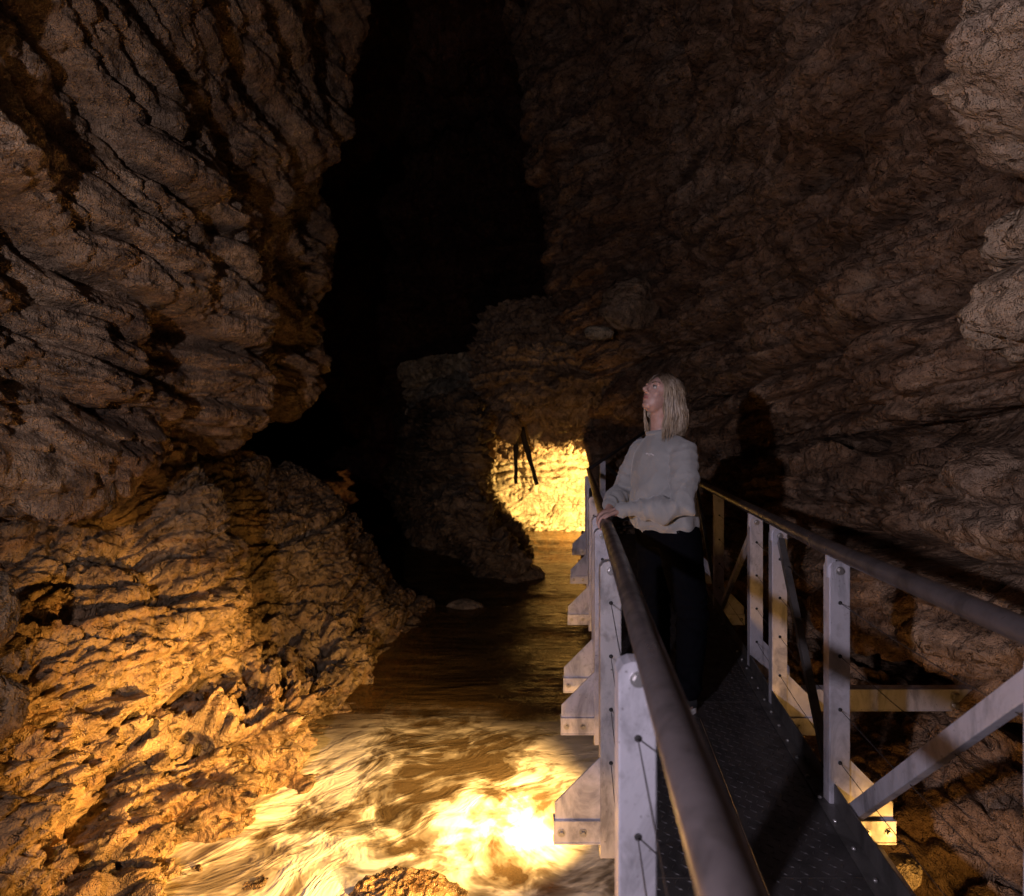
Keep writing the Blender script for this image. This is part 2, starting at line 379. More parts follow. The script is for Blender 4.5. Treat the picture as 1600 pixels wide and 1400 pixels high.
# --- left bank: pitted, bedded limestone that runs into the water
def bank(D, pts): return [(x, D + dd, z) for x, dd, z in pts]
net = [
 bank(0.6, [(-1.3, 0, -1.7), (-1.75, 0, -.9), (-2.1, 0, -.2), (-2.3, 0, .5), (-2.6, 0, .95), (-3.4, 0, 1.3)]),
 bank(2.2, [(-1.2, 0, -1.7), (-1.70, 0, -.9), (-2.0, 0, -.35), (-2.2, 0, .35), (-2.6, 0, .85), (-3.5, 0, 1.3)]),
 bank(3.2, [(-1.0, 0, -1.7), (-1.66, 0, -.9), (-2.0, 0, -.42), (-2.35, .1, .25), (-3.05, .2, .75), (-3.6, .3, 1.3)]),
 bank(3.9, [(-.8, 0, -1.7), (-1.48, 0, -.9), (-1.85, 0, -.45), (-2.22, .1, .25), (-2.75, .2, .85), (-3.4, .3, 1.6)]),
 bank(4.6, [(-.7, 0, -1.7), (-1.36, 0, -.9), (-1.80, .1, -.38), (-2.06, .1, .25), (-2.18, .1, 1.0), (-3.0, .3, 1.9)]),
 bank(5.4, [(-.5, 0, -1.7), (-1.22, 0, -.9), (-1.68, .2, -.50), (-2.55, .4, .20), (-3.2, .5, .90), (-3.9, .7, 1.5)]),
 bank(6.8, [(-.7, 0, -1.7), (-1.32, 0, -.9), (-1.70, 0, -.35), (-2.15, .1, .45), (-2.85, .2, 1.05), (-4.2, .4, 1.3)]),
 bank(8.1, [(-.5, 0, -1.7), (-1.10, 0, -.9), (-1.55, 0, -.40), (-2.15, .1, .55), (-2.75, .2, 1.0), (-4.2, .4, 1.2)]),
 bank(9.1, [(-.4, 0, -1.7), (-1.15, 0, -.9), (-1.75, 0, -.50), (-2.5, .1, .30), (-3.2, .2, .75), (-4.8, .4, .9)]),
 bank(10.5, [(-1.0, 0, -1.7), (-2.2, 0, -1.1), (-3.0, 0, -.9), (-3.8, .1, -.6), (-4.6, .2, -.4), (-6, .4, -.2)]),
]
for i, row in enumerate(net):          # one more row for the low ledge that stands out above the water
    row.insert(3, tuple((a + b_) / 2 for a, b_ in zip(row[2], row[3])))
net[3][1:4] = [(-1.50, 3.9, -.9), (-1.66, 3.9, -.44), (-2.02, 3.95, -.26)]
net[4][1:4] = [(-1.34, 4.6, -.9), (-1.50, 4.6, -.46), (-1.98, 4.7, -.26)]
net[5][1:4] = [(-1.20, 5.4, -.9), (-1.38, 5.45, -.50), (-2.10, 5.7, -.36)]
def pz(P):
    return sstep(P[:, 2] - .25 * sstep(P[:, 1], 4.2, 3.2), .0, -.30) * sstep(P[:, 1], 7.2, 5.6) * (.5 + .5 * sstep(P[:, 1], 5.4, 4.2)) + .18 * sstep(P[:, 1], 3.9, 3.0)
def cleft(P):   # the black upright cleft in the lit bank
    c = np.exp(-((P[:, 1] - 3.86 - .07 * np.sin(P[:, 2] * 8)) / .085) ** 2) * sstep(P[:, 2], -.22, -.34) * sstep(P[:, 2], -.95, -.78)
    c2 = np.exp(-((P[:, 1] - 4.12 - .12 * P[:, 2]) / .10) ** 2) * sstep(P[:, 2], .25, .45) * sstep(P[:, 2], 1.1, .8)
    return -.55 * c - .22 * c2
rock('left_bank', net, 760, 470, True, M['rock_bank'], dip=(.02, -.02), big=.20, b1=(3.4, .060), b2=(8.5, .034), b3=(20, .010), crack=.055, nod=.018, crack_scale=2.0,
     pits=.15, pit_zone=pz, fine=.012, seed=9, warp=.16, extra=cleft)
# --- right wall: long bedded flank, one big curved surface, turning in across the stream at the far end
st = [(-3.0, 2.7), (-.8, 2.55), (1.2, 2.45), (2.4, 2.42), (3.55, 2.60), (4.1, 2.72), (5.2, 2.66), (6.8, 2.62), (8.4, 2.62), (9.8, 2.35), (11.2, 1.75), (12.5, 1.00), (13.4, .68), (14.6, 1.1), (17, 2.2)]
net = []
for i, (D, x) in enumerate(st):
    far = min(1, max(0, (D - 7.5) / 3.5)); row = []
    prof = ((10.5, -.9), (8.0, -.35), (5.6, .05), (4.0, .22), (2.9, .20), (2.1, .10), (1.55, .28), (1.30, .42), (1.05, .10), (.45, .02), (-.05, .26), (-.38, .02), (-.66, -.75), (-1.2, -1.6))
    for z, dx in prof:
        if D < 3.0 and z > 1.4: dx -= .36 * min(1, (z - 1.4) / .6) * (1 if z < 6 else .5)
        if D == 5.2 and z > 1.4: dx += .10
        if far > 0 and z < 2.4:                       # beyond the walkway the flank undercuts: underside of the ledge over the passage
            t = min(1, max(0, (D - 8.4) / 1.3)); k = (2.4 - z) / 3.9
            dx2 = dx + t * (.35 * k + .2); z2 = z * (1 - t) + t * (2.35 - .9 * min(1, k * 2.2) - .0 * k); dd = t * (min(1, k * 2.4) * 1.8)
            if k > .45: z2 = z * (1 - t) + t * (1.45 + (k - .45) * .5); dd += t * (k - .45) * 4.5
            row.append((x + dx2 + .25 * t, D + dd, z2))
        else:
            row.append((x + dx + far * (.12 if z > 6 else 0), D, z))
    net.append(row)
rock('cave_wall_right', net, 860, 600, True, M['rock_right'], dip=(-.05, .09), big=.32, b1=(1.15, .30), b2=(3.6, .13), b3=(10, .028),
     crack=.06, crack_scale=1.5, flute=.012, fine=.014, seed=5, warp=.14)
# --- spur of rock on the far bank that hides half of the lit recess
P3 = lambda px, py, D: at(px, py, D)
net = []
cols = [(610, 20, 0), (630, 16.5, 0), (665, 13.2, 0), (705, 11.7, 0), (738, 11.6, 0), (756, 12.4, 0), (752, 14.2, 0), (730, 17, 0)]
rows = [(605, 1.6, -16), (655, .6, -6), (700, 0, 0), (748, -.1, -4), (778, -.5, -8), (806, -1.2, 12), (838, -1.6, 48), (885, -1.6, 62), (960, -1.5, 50)]
for px, D, _ in cols:
    row = []
    for py, dd, dx in rows:
        D2 = D + dd; zz = CAMZ - (py - HOR) / 1000 * 11.8
        sl = 1 if px > 650 else .0
        row.append((((px + 8) + dx * (1 if px > 650 else .3) - 800) / 1000 * D + 0, D2, zz))
    net.append(row)
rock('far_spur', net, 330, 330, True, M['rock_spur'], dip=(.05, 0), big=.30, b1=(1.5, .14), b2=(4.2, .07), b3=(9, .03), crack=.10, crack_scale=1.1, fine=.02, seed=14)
# --- pale wall at the back of the lit recess
net = []
for px, D in ((640, 19.5), (700, 18), (760, 17.2), (830, 17.0), (900, 16.9), (980, 16.6), (1080, 15.6), (1160, 14.2), (1260, 12.6), (1400, 11)):
    net.append([((px - 800) / 1000 * D, D + dd, z) for z, dd in ((3.6, -1.6), (2.4, -.6), (1.6, -.05), (.9, .05), (.2, 0), (-.35, -.1), (-.72, -.75), (-1.1, -1.2), (-1.8, -1.5))])
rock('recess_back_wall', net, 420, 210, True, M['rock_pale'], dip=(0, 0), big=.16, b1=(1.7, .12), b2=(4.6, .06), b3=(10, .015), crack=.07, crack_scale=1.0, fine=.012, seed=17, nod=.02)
# --- low ledge roof over the recess
net = []
for px, D in ((735, 13.8), (770, 13.0), (830, 12.6), (900, 12.3), (980, 12.0), (1060, 11.2), (1140, 9.8)):
    x = (px - 800) / 1000 * D
    net.append([(x * 1.02, D + dd, z) for dd, z in ((1.0, 4.4), (.1, 3.3), (-.1, 2.7), (.1, 2.3), (.5, 2.0), (1.3, 1.72), (2.2, 1.38), (2.7, 1.12), (3.2, 1.10), (4.2, 1.35), (6, 1.6))])
rock('recess_roof', net, 420, 300, True, M['rock_far'], dip=(.0, .06), big=.22, b1=(2.2, .14), b2=(5.5, .07), b3=(11, .03), crack=.10, crack_scale=1.3, fine=.02, seed=21)
# --- the great dark chamber behind
net = []
for a in range(0, 13):
    t = math.radians(196 - a * 18); cx, cy, R = -1.0, 14.5, 8.5
    net.append([(cx + R * math.cos(t) * k, cy + R * .85 * math.sin(t) * k, z) for z, k in ((-2, 1), (1, 1.0), (4, .96), (7, .85), (9.5, .6), (11, .2))])
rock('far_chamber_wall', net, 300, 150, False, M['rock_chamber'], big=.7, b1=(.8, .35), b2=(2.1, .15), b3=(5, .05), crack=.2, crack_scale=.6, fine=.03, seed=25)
net = []
for x in (-7, -3.5, 0, 3.5, 7):
    net.append([(x, y, 10.2 - .03 * x * x) for y in (-5, 0, 5, 10, 16, 24)])
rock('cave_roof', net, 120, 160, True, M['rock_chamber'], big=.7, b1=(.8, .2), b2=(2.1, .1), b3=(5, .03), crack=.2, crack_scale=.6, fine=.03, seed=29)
# wall behind the photographer closes the passage
net = []
for x in (-5, -2.5, 0, 2.5, 5):
    net.append([(x, -4.5 + .2 * abs(x), z) for z in (-2, 1, 4, 7, 11)])
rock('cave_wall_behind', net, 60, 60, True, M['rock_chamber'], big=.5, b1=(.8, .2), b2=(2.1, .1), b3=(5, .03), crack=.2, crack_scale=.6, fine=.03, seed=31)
for n in ('cave_wall_left', 'left_bank', 'cave_wall_right', 'far_spur', 'recess_back_wall', 'recess_roof', 'far_chamber_wall', 'cave_roof', 'cave_wall_behind'):
    bpy.data.objects[n]['kind'] = 'structure'

# ------------------------------------------------------------------ stream bed and stream
xs = np.linspace(-9, 6, 90); ys = np.linspace(-4.5, 24, 170)
X, Y = np.meshgrid(xs, ys, indexing='ij'); P = np.stack([X.ravel(), Y.ravel(), np.zeros(X.size)], 1)
Z = -1.35 + .16 * fbm(P * .9, 4, 70)
Z = np.where((np.abs(P[:, 0] + .5) < 1.3) & (P[:, 1] < 3.6), Z + .12, Z)
P[:, 2] = Z; idx = np.arange(X.size).reshape(X.shape)
F = np.stack([idx[:-1, :-1], idx[1:, :-1], idx[1:, 1:], idx[:-1, 1:]], -1).reshape(-1, 4)
tag(mesh_np('stream_bed', P, F, M['rock_bank']), kind='structure')
# water sheet: finely meshed; rapids in the foreground, low swell further on
def rapid(P):      # how broken the water is, 0..1
    y = P[:, 1] + .25 * fbm(P * .8, 2, 81); r = sstep(y, 5.7, 4.5)
    return r
def grid(xs, ys):
    X, Y = np.meshgrid(xs, ys, indexing='ij'); idx = np.arange(X.size).reshape(X.shape)
    F = np.stack([idx[:-1, :-1], idx[1:, :-1], idx[1:, 1:], idx[:-1, 1:]], -1).reshape(-1, 4)
    return np.stack([X.ravel(), Y.ravel(), np.zeros(X.size)], 1), F
yy = np.concatenate([np.linspace(-4, 2.4, 40), np.geomspace(2.45, 20, 430)])
P, F = grid(np.linspace(-2.6, 3.6, 330), yy)
# flow runs from upper right (far) to lower left (near): streaks along it
fd = np.array((-.80, -.60)); al = P[:, 0] * fd[0] + P[:, 1] * fd[1]; ac = -P[:, 0] * fd[1] + P[:, 1] * fd[0]
wp = .30 * fbm(P * .9 + 3, 3, 82)
Q = np.stack([al * 1.1, ac * 3.4 + wp * 4, np.zeros(len(P))], 1)
r = rapid(P)
h = .022 * fbm(Q * np.array((.7, .7, 1)), 3, 83, .45) + .055 * fbm(P * .9 + 1, 2, 84)
calm = .022 * fbm(np.stack([P[:, 0] * 1.0, P[:, 1] * 3.2, 0 * al], 1), 3, 85) + .040 * fbm(np.stack([P[:, 0] * .5, P[:, 1] * 1.6, 0 * al], 1), 2, 86)
P[:, 2] = WATER + r * h + (1 - r * .8) * calm
wat = mesh_np('stream_water', P, F, None); tag(wat, kind='structure')
m, nt, b = NT('rushing_water'); pos = nd(nt, 'ShaderNodeNewGeometry').outputs['Position']
sep = nd(nt, 'ShaderNodeSeparateXYZ'); nt.links.new(pos, sep.inputs[0])
def math_(op, a, bb=None, c=None, clamp=False):
    n = nd(nt, 'ShaderNodeMath', operation=op); n.use_clamp = clamp
    for i, v in enumerate((a, bb, c)):
        if v is None: continue
        if isinstance(v, (int, float)): n.inputs[i].default_value = v
        else: nt.links.new(v, n.inputs[i])
    return n.outputs[0]
# silky streaks of foam, drawn out along the flow, bent by a slow swirl
sw = nd(nt, 'ShaderNodeTexNoise'); sw.inputs['Scale'].default_value = .9; sw.inputs['Detail'].default_value = 2; nt.links.new(pos, sw.inputs['Vector'])
swv = nd(nt, 'ShaderNodeVectorMath', operation='SCALE'); nt.links.new(sw.outputs['Color'], swv.inputs[0]); swv.inputs['Scale'].default_value = .7
pv = nd(nt, 'ShaderNodeVectorMath', operation='ADD'); nt.links.new(pos, pv.inputs[0]); nt.links.new(swv.outputs[0], pv.inputs[1])
rotm = mapping(nt, mapping(nt, pv.outputs[0], (1, 1, 0), (0, 0, math.radians(-32))), (1.2, 1.25, 1))
st1 = noise_tex(nt, rotm, 2.4, 4, .58, 1.0); st2 = noise_tex(nt, mapping(nt, rotm, (.6, 1.1, 1)), 6.5, 3, .6, .6); blot = noise_tex(nt, pv.outputs[0], 1.15, 3, .5)
zone = math_('MULTIPLY', ramp(nt, math_('MULTIPLY_ADD', sep.outputs[1], .1, math_('MULTIPLY', math_('SUBTRACT', blot, .5), .16)), [(.44, (1, 1, 1)), (.54, (0, 0, 0))]), 1)
fo = math_('ADD', math_('MULTIPLY', st1, .68), math_('MULTIPLY', st2, .42))
fo = math_('ADD', fo, math_('MULTIPLY', math_('SUBTRACT', blot, .5), 1.0))
foam = math_('MULTIPLY', ramp(nt, fo, [(.38, (.04,) * 3), (.48, (.32,) * 3), (.58, (1, 1, 1))]), zone)
base = mixc(nt, foam, (.07, .042, .014), (.80, .72, .58)); nt.links.new(base, b.inputs['Base Color'])
nt.links.new(ramp(nt, foam, [(0, (.10,) * 3), (1, (.55,) * 3)]), b.inputs['Roughness'])
b.inputs['IOR'].default_value = 1.33; b.inputs['Specular IOR Level'].default_value = .5
rip = noise_tex(nt, mapping(nt, pos, (1.1, 4.6, 1)), 2.6, 5, .55, .3)
nb = bump(nt, math_('MULTIPLY', rip, math_('SUBTRACT', 1, zone)), .07, .5); nb = bump(nt, math_('MULTIPLY', st2, zone), .05, .5, nb); nt.links.new(nb, b.inputs['Normal'])
tr = nd(nt, 'ShaderNodeBsdfTransparent'); tr.inputs[0].default_value = (.75, .55, .28, 1)
mx = nd(nt, 'ShaderNodeMixShader'); nt.links.new(math_('MULTIPLY', math_('SUBTRACT', 1, foam), .35), mx.inputs[0])
nt.links.new(b.outputs[0], mx.inputs[1]); nt.links.new(tr.outputs[0], mx.inputs[2]); nt.links.new(mx.outputs[0], nt.nodes['Material Output'].inputs[0])
wat.data.materials.append(m)

# ------------------------------------------------------------------ lamps fixed under the walkway and in the recess
def floodlight(loc, target, energy, label, size=.06, spot=165, col=ORANGE, blend=.5):
    t = empty('floodlight', loc); tag(t, label, 'lamp')
    d = (Vector(target) - Vector(loc)).normalized(); L = Vector(loc)
    bm = bmesh.new(); add_tube(bm, [L - d * .16, L - d * .12, L - d * .03, L - d * .005], [.03, .055, .07, .075], 20); from_bm('housing', bm, M['lamp_body'], t, True)
    mm, n2, b2 = NT('lamp_glass'); b2.inputs['Emission Color'].default_value = (*col, 1); b2.inputs['Emission Strength'].default_value = 12
    bm = bmesh.new(); add_tube(bm, [L - d * .005, L + d * .002], [.062, .058], 20); from_bm('lens', bm, mm, t)
    bm = bmesh.new(); add_bar(bm, L - d * .09 + Vector((0, 0, -.07)), L - d * .09 + Vector((0, 0, -.22)), .05, .012, (0, 1, 0)); from_bm('bracket', bm, M['dark_steel'], t)
    l = lamp('flood_beam', 'SPOT', tuple(L + d * .02), energy, col, size, tuple(target), spot, blend); l.location = l.location - L; l.parent = t
    return t
floodlight((.72, 1.95, -.42), (-2.1, 3.75, -.62), 2500, 'black floodlight under the walkway shining over the rapids', spot=46, blend=1.0)
floodlight((-.05, .55, -.35), (-.75, 3.6, -.80), 190, 'black floodlight low under the near left edge of the walkway', spot=84, blend=1.0)
floodlight((1.15, 10.3, -.35), (1.3, 13.0, 2.0), 55, 'far small floodlight under the end of the walkway lighting the ledge', spot=120, blend=.9)
floodlight((.55, 3.50, -.22), (-.95, 4.20, -1.20), 640, 'small black floodlight beneath the left edge of the deck pointing down at the foam', spot=106, blend=.8, col=(1, .57, .17))
floodlight((2.5, 14.5, .05), (.9, 17.0, .1), 2500, 'black floodlight in the recess at the far end', spot=160, blend=.5, col=(1, .62, .19))
floodlight((1.55, 2.0, -.33), (2.2, 5.2, .40), 14, 'black floodlight low beside the right edge of the walkway', spot=120, blend=.9)
# ------------------------------------------------------------------ the steel walkway
XL = lambda D: .135 + .105 * D
XR = lambda D: (.95 + .104 * D) if D < 2.4 else 1.2 + .168 * (D - 2.4)
RAILZ = .96; ZTOP = .915
walk = empty('metal_walkway', (0.8, 3.0, 0))
tag(walk, 'narrow steel walkway with tube handrails, bolted posts and chequered deck beside the stream', 'walkway')
DEND = 9.6
# deck plates, each about a metre long, chequered
seams = [-.6, .7, 2.0, 3.36, 4.7, 6.1, 7.5, 8.6, DEND]
for a, b_ in zip(seams[:-1], seams[1:]):
    bm = bmesh.new(); a2, b2 = a + .003, b_ - .003
    mid = lambda D: (XL(D) + XR(D)) / 2 + .03
    for f0, f1 in ((lambda D: XL(D) + .03, lambda D: mid(D) - .002), (lambda D: mid(D) + .002, lambda D: XR(D) - .02)):
        poly = [(f0(a2), a2, 0), (f1(a2), a2, 0), (f1(b2), b2, 0), (f0(b2), b2, 0)]
        bm2 = bmesh.new(); add_prism(bm2, [(x, y, -.006) for x, y, z in poly], (0, 0, .006)); from_bm('deck_plate', bm2, M['deck'], walk)
    bm.free()
# raised lozenges of the chequered plate
V = []; F = []
rng = random.Random(4); pitch = .034; k = 0
D = .9
while D < 6.2:
    x0, x1 = XL(D) + .05, XR(D) - .05; n = int((x1 - x0) / pitch)
    for i in range(n):
        x = x0 + (i + .5) * pitch; odd = (i + k) % 2; ang = math.radians(48 if odd else -48) + .1
        if abs(x - ((XL(D) + XR(D)) / 2 + .03)) < .016: continue
        c, s = math.cos(ang), math.sin(ang); L, w = .0145, .0046; o = len(V)
        for u, v, z in ((-L, 0, .0003), (0, -w, .0003), (L, 0, .0003), (0, w, .0003), (-L * .55, 0, .0026), (L * .55, 0, .0026)):
            V.append((x + u * c - v * s, D + u * s + v * c, z))
        F += [(o, o + 1, o + 5, o + 4), (o + 1, o + 2, o + 5, o + 5), (o + 2, o + 3, o + 5, o + 5), (o + 3, o, o + 4, o + 5)]
    D += pitch; k += 1
bmx = bpy.data.meshes.new('tread_lozenges'); off = parent_origin(walk)
bmx.from_pydata([tuple(Vector(v) - off) for v in V], [], [tuple(dict.fromkeys(f)) for f in F]); bmx.materials.append(M['deck'])
tag(link(bpy.data.objects.new('tread_lozenges', bmx), walk), kind='stuff')
# toe boards, stringers
def along(f, a, b, n): return [(f(a + (b - a) * i / n), a + (b - a) * i / n) for i in range(n + 1)]
def poly_bar(name, f, a, b, z, w, h, mat, n=8, cut=None):
    pts = along(f, a, b, n)
    bm = bmesh.new()
    rings = []
    for i, (x, y) in enumerate(pts):
        rings.append([bm.verts.new((x + sx * w / 2, y, z + sz * h / 2)) for sx, sz in ((-1, -1), (1, -1), (1, 1), (-1, 1))])
    for p, q in zip(rings[:-1], rings[1:]):
        for k in range(4): bm.faces.new((p[k], p[(k + 1) % 4], q[(k + 1) % 4], q[k]))
    bm.faces.new(rings[0][::-1]); bm.faces.new(rings[-1])
    return from_bm(name, bm, mat, walk)
poly_bar('toe_board', lambda D: XR(D) - .008, -.6, DEND, .030, .006, .10, M['dark_steel'])
poly_bar('toe_board', lambda D: XL(D) + .012, -.6, DEND, .030, .006, .10, M['dark_steel'])
poly_bar('edge_angle', lambda D: XR(D) - .036, -.6, DEND, .0045, .05, .005, M['dark_steel'])
poly_bar('edge_angle', lambda D: XL(D) + .040, -.6, DEND, .0045, .062, .005, M['dark_steel'])
poly_bar('stringer', lambda D: XR(D) + .155, -.6, 3.0, -.22, .05, .13, M['galv'])
poly_bar('stringer', lambda D: XR(D) - .10, -.6, DEND, -.20, .05, .10, M['galv'])
poly_bar('stringer', lambda D: XL(D) + .12, -.6, DEND, -.20, .05, .10, M['galv'])
# edge rivets
base_riv = None
D = 1.2
while D < 5.6:
    for f in (lambda D: XR(D) - .034,):
        bm = bmesh.new(); c = Vector((f(D), D, .007)); add_tube(bm, [c, c + Vector((0, 0, .006)), c + Vector((0, 0, .0085))], [.008, .007, .003], 8)
        from_bm('rivet', bm, M['bolt'], walk, True)
    D += .155
# handrails
def tube(name, pts, r, mat, parent, n=20):
    bm = bmesh.new(); add_tube(bm, pts, r, n); return from_bm(name, bm, mat, parent, True)
tube('handrail', [(XL(D), D, RAILZ) for D in np.linspace(-.6, DEND, 24)], .030, M['tube'], walk)
tube('handrail', [(XR(D), D, RAILZ) for D in list(np.linspace(-.6, 2.2, 8)) + list(np.linspace(2.5, DEND, 14))], .030, M['tube'], walk)
# posts
def bolt_on(p, parent, r=.011, d=(0, -1, 0), name='bolt', h=.009):
    d = Vector(d); bm = bmesh.new(); c = Vector(p)
    add_tube(bm, [c, c + d * .003], [r * 1.5, r * 1.5], 14); add_tube(bm, [c + d * .003, c + d * (.003 + h)], [r, r * .93], 6)
    return from_bm(name, bm, M['bolt'], parent)
CABLE_Z = (.76, .56, .36, .16)
def post(side, D, mat, top=ZTOP, bottom=-.20, gus=True, beam=True):
    f = XL if side < 0 else XR; w, dpt = .078, .05
    c = f(D) + side * (.016 if side < 0 else .03); x0, x1 = c - w / 2, c + w / 2
    # box post with clipped corners at the top
    poly = [(x0, D, bottom), (x1, D, bottom), (x1, D, top - .022), (x1 - .010, D, top - .006), (x1 - .026, D, top), (x0 + .026, D, top), (x0 + .010, D, top - .006), (x0, D, top - .022)]
    bm = bmesh.new(); add_prism(bm, poly, (0, dpt, 0))
    bmesh.ops.bevel(bm, geom=[e for e in bm.edges if e.calc_length() > .06], offset=.003, segments=2, affect='EDGES')
    p = from_bm('post', bm, mat, walk)
    # saddle that carries the tube
    bm = bmesh.new(); add_bar(bm, (f(D), D + .012, top - .06), (f(D), D + .012, RAILZ - .022), .034, .012, (0, 1, 0)); from_bm('saddle', bm, M['galv'], p)
    bolt_on((c, D - .0005, top - .035), p, .011)
    for z in CABLE_Z:
        bm = bmesh.new(); q = Vector((c, D - .0004, z)); add_tube(bm, [q, q + Vector((0, -.002, 0)), q + Vector((0, -.0035, 0))], [.0075, .0075, .0045], 12)
        from_bm('painted_cable_hole', bm, M['hole'], p)  # near-black disc on the post face: shade inside the hole, put in as colour
    if gus:
        out = side; xa = x0 if side < 0 else x1
        g = [(xa + out * -.0, D + .018, .17), (xa + out * .17, D + .018, -.0), (xa + out * .17, D + .018, -.062), (xa, D + .018, -.062)]
        bm = bmesh.new(); add_prism(bm, g, (0, .008, 0)); go = from_bm('gusset', bm, M['galv'], p)
    return c, p
def channel(a, b, h=.075, fl=.04, mat=None, bolts=(), name='cross_beam'):
    """C-section between two points, open side away from the lens"""
    a, b = Vector(a), Vector(b); bm = bmesh.new()
    add_bar(bm, a, b, .006, h)
    yb = Vector((0, fl / 2, 0))
    for s in (-1, 1):
        add_bar(bm, a + yb + Vector((0, .001, s * (h / 2 + .0032))), b + yb + Vector((0, .001, s * (h / 2 + .0032))), fl + .014, .006)
    o = from_bm(name, bm, mat or M['galv'], walk)
    for t in bolts:
        q = a.lerp(b, t); bolt_on((q.x, q.y - .0035, q.z), o, .010)
    return o
PD = [1.30, 2.40, 3.30, 3.86, 5.30, 6.85, 8.60]
posts_mats = {1.30: 'galv', 2.40: 'galv_dirty'}
bases = {}
for D in PD:
    for side in (-1, 1):
        m_ = M[posts_mats.get(D, 'galv')] if side < 0 else M['galv']
        bases[(side, D)] = post(side, D, m_)
    xa = bases[(-1, D)][0] - .039 - .175; xb = bases[(1, D)][0] + .039 + .175
    L = xb - xa
    channel((xa, D + .008, -.105), (xb, D + .008, -.105), bolts=(.022, .085, .915, .978))
# diagonal braces in the plane of the railing
def brace(side, D0, z0, D1, z1, w=.055, t=.03, mat='galv', off=.0):
    f = XL if side < 0 else XR; o = side * (.016 if side < 0 else .03)
    bm = bmesh.new(); add_bar(bm, (f(D0) + o + off, D0, z0), (f(D1) + o + off, D1, z1), t, w, (0, 0, 1), .003); return from_bm('brace', bm, M[mat], walk)
for side in (1,):
    brace(side, 1.36, .86, 2.37, -.04); brace(side, 2.46, -.02, 3.28, .86, .045, mat='dark_steel')
    brace(side, 3.90, .86, 5.26, -.02, .045); brace(side, 5.36, -.02, 6.82, .86, .045, mat='dark_steel'); brace(side, 6.9, .86, 8.56, 0, .045)
    brace(side, .2, -.04, 1.26, .86)
for side in (-1,):
    brace(side, 5.36, -.02, 6.82, .86, .045, mat='dark_steel'); brace(side, 6.9, .86, 8.56, 0, .045)
# thin stainless cables threaded through the posts
for side in (-1, 1):
    f = XL if side < 0 else XR; o = side * (.016 if side < 0 else .03)
    for z in CABLE_Z:
        pts = []
        for a, b_ in zip([-.4] + PD[:-1], PD):
            for t in (0, .33, .66): 
                D = a + (b_ - a) * t; pts.append((f(D) + o + (.0 if t == 0 else 0), D, z - .012 * math.sin(math.pi * t)))
        pts.append((f(PD[-1]) + o, PD[-1], z))
        tube('cable', pts, .0015, M['cable'], walk, 6)
# beam that ties the walkway to the right-hand rock, with its anchor plate
tie = channel((XR(3.46) + .03, 3.46, -.03), (2.63, 3.46, -.03), .105, .05, M['galv'], name='anchor_beam')
for dx, dz in ((.05, .022), (.05, -.028), (.115, -.004)):
    bolt_on((2.46 - .12 + dx, 3.455, -.03 + dz), tie, .017, h=.02)

# ------------------------------------------------------------------ far flight: the walkway turns right and climbs
ramp_ = empty('far_ramp', (1.6, 10, .1)); tag(ramp_, 'short rising flight of the walkway turning right near the lit recess', 'walkway')
def rl(t, off): # left (0) and right (1) edge of the flight
    if off == 0: return Vector((XL(DEND), DEND + .02, 0)).lerp(Vector((3.3, 11.9, 1.15)), t)
    return Vector((XR(DEND) + .03, DEND + .02, .12)).lerp(Vector((3.9, 11.2, 1.15)), t)
for off in (0, 1):
    tube('handrail', [rl(t, off) + Vector((0, 0, RAILZ)) for t in (0, .25, .5, .75, 1)], .026, M['tube'], ramp_, 12)
    for i, t in enumerate((.12, .45, .80)):
        p = rl(t, off); bm = bmesh.new(); add_bar(bm, p + Vector((0, 0, -.15)), p + Vector((0, 0, .94)), .085, .05, (0, 1, 0), .003)
        po = from_bm('post', bm, M['galv'], ramp_)
        for z in (.75, .5, .25): bolt_on(p + Vector((0, -.026, z)), po, .012)
    bm = bmesh.new(); add_bar(bm, rl(.12, off) + Vector((0, 0, .9)), rl(.45, off) + Vector((0, 0, .0)), .03, .05); from_bm('brace', bm, M['dark_steel'], ramp_)
    bm = bmesh.new(); add_bar(bm, rl(0, off) + Vector((0, 0, -.08)), rl(1, off) + Vector((0, 0, -.08)), .05, .14); from_bm('stringer', bm, M['galv'], ramp_)
for i in range(12):
    t = (i + .5) / 12; a, b_ = rl(t, 0), rl(t, 1); bm = bmesh.new(); add_bar(bm, a, b_, .19, .012, (0, 0, 1)); from_bm('tread', bm, M['deck'], ramp_)

# ------------------------------------------------------------------ loose rocks and old timbers
def boulder(loc, r, label, sq=(1, 1, .7), seed=0, mat='rock_loose', name='boulder', cat='boulder', sub=4, group=None):
    bm = bmesh.new(); bmesh.ops.create_icosphere(bm, subdivisions=sub, radius=1)
    co = np.array([v.co[:] for v in bm.verts]); 
    f1, f2, cid = worley(co * 1.3 + seed * 3.7, seed); h = 1 + .22 * fbm(co * 1.1 + seed * 9.1, 4, seed) + .05 * fbm(co * 9, 4, seed + 5, .65) + .10 * (cid - .5) - .06 * np.exp(-((f2 - f1) / .06) ** 2) + .04 * fbm(co * 6 + seed, 3, seed + 3)
    co = co * h[:, None]
    co = np.where(np.abs(co) > .8, np.sign(co) * (.8 + (np.abs(co) - .8) * .45), co)
    rot = Euler((seed * 1.3, seed * .7, seed * 2.1)).to_matrix()
    for v, c in zip(bm.verts, co):
        q = rot @ Vector(c); v.co = Vector((q.x * r * sq[0], q.y * r * sq[1], q.z * r * sq[2]))
    o = from_bm(name, bm, M[mat], None, True); o.location = loc; tag(o, label, cat, group); return o
boulder(at(728, 950, 8.55), .22, 'pale rounded boulder lying in the dark water beside the far bank', (1.2, .8, .5), 3)
boulder((-.52, 3.08, -.93), .26, 'dark wet rock breaking the rapids at the bottom edge', (1.3, .8, .75), 5, 'rock_bank', sub=6)
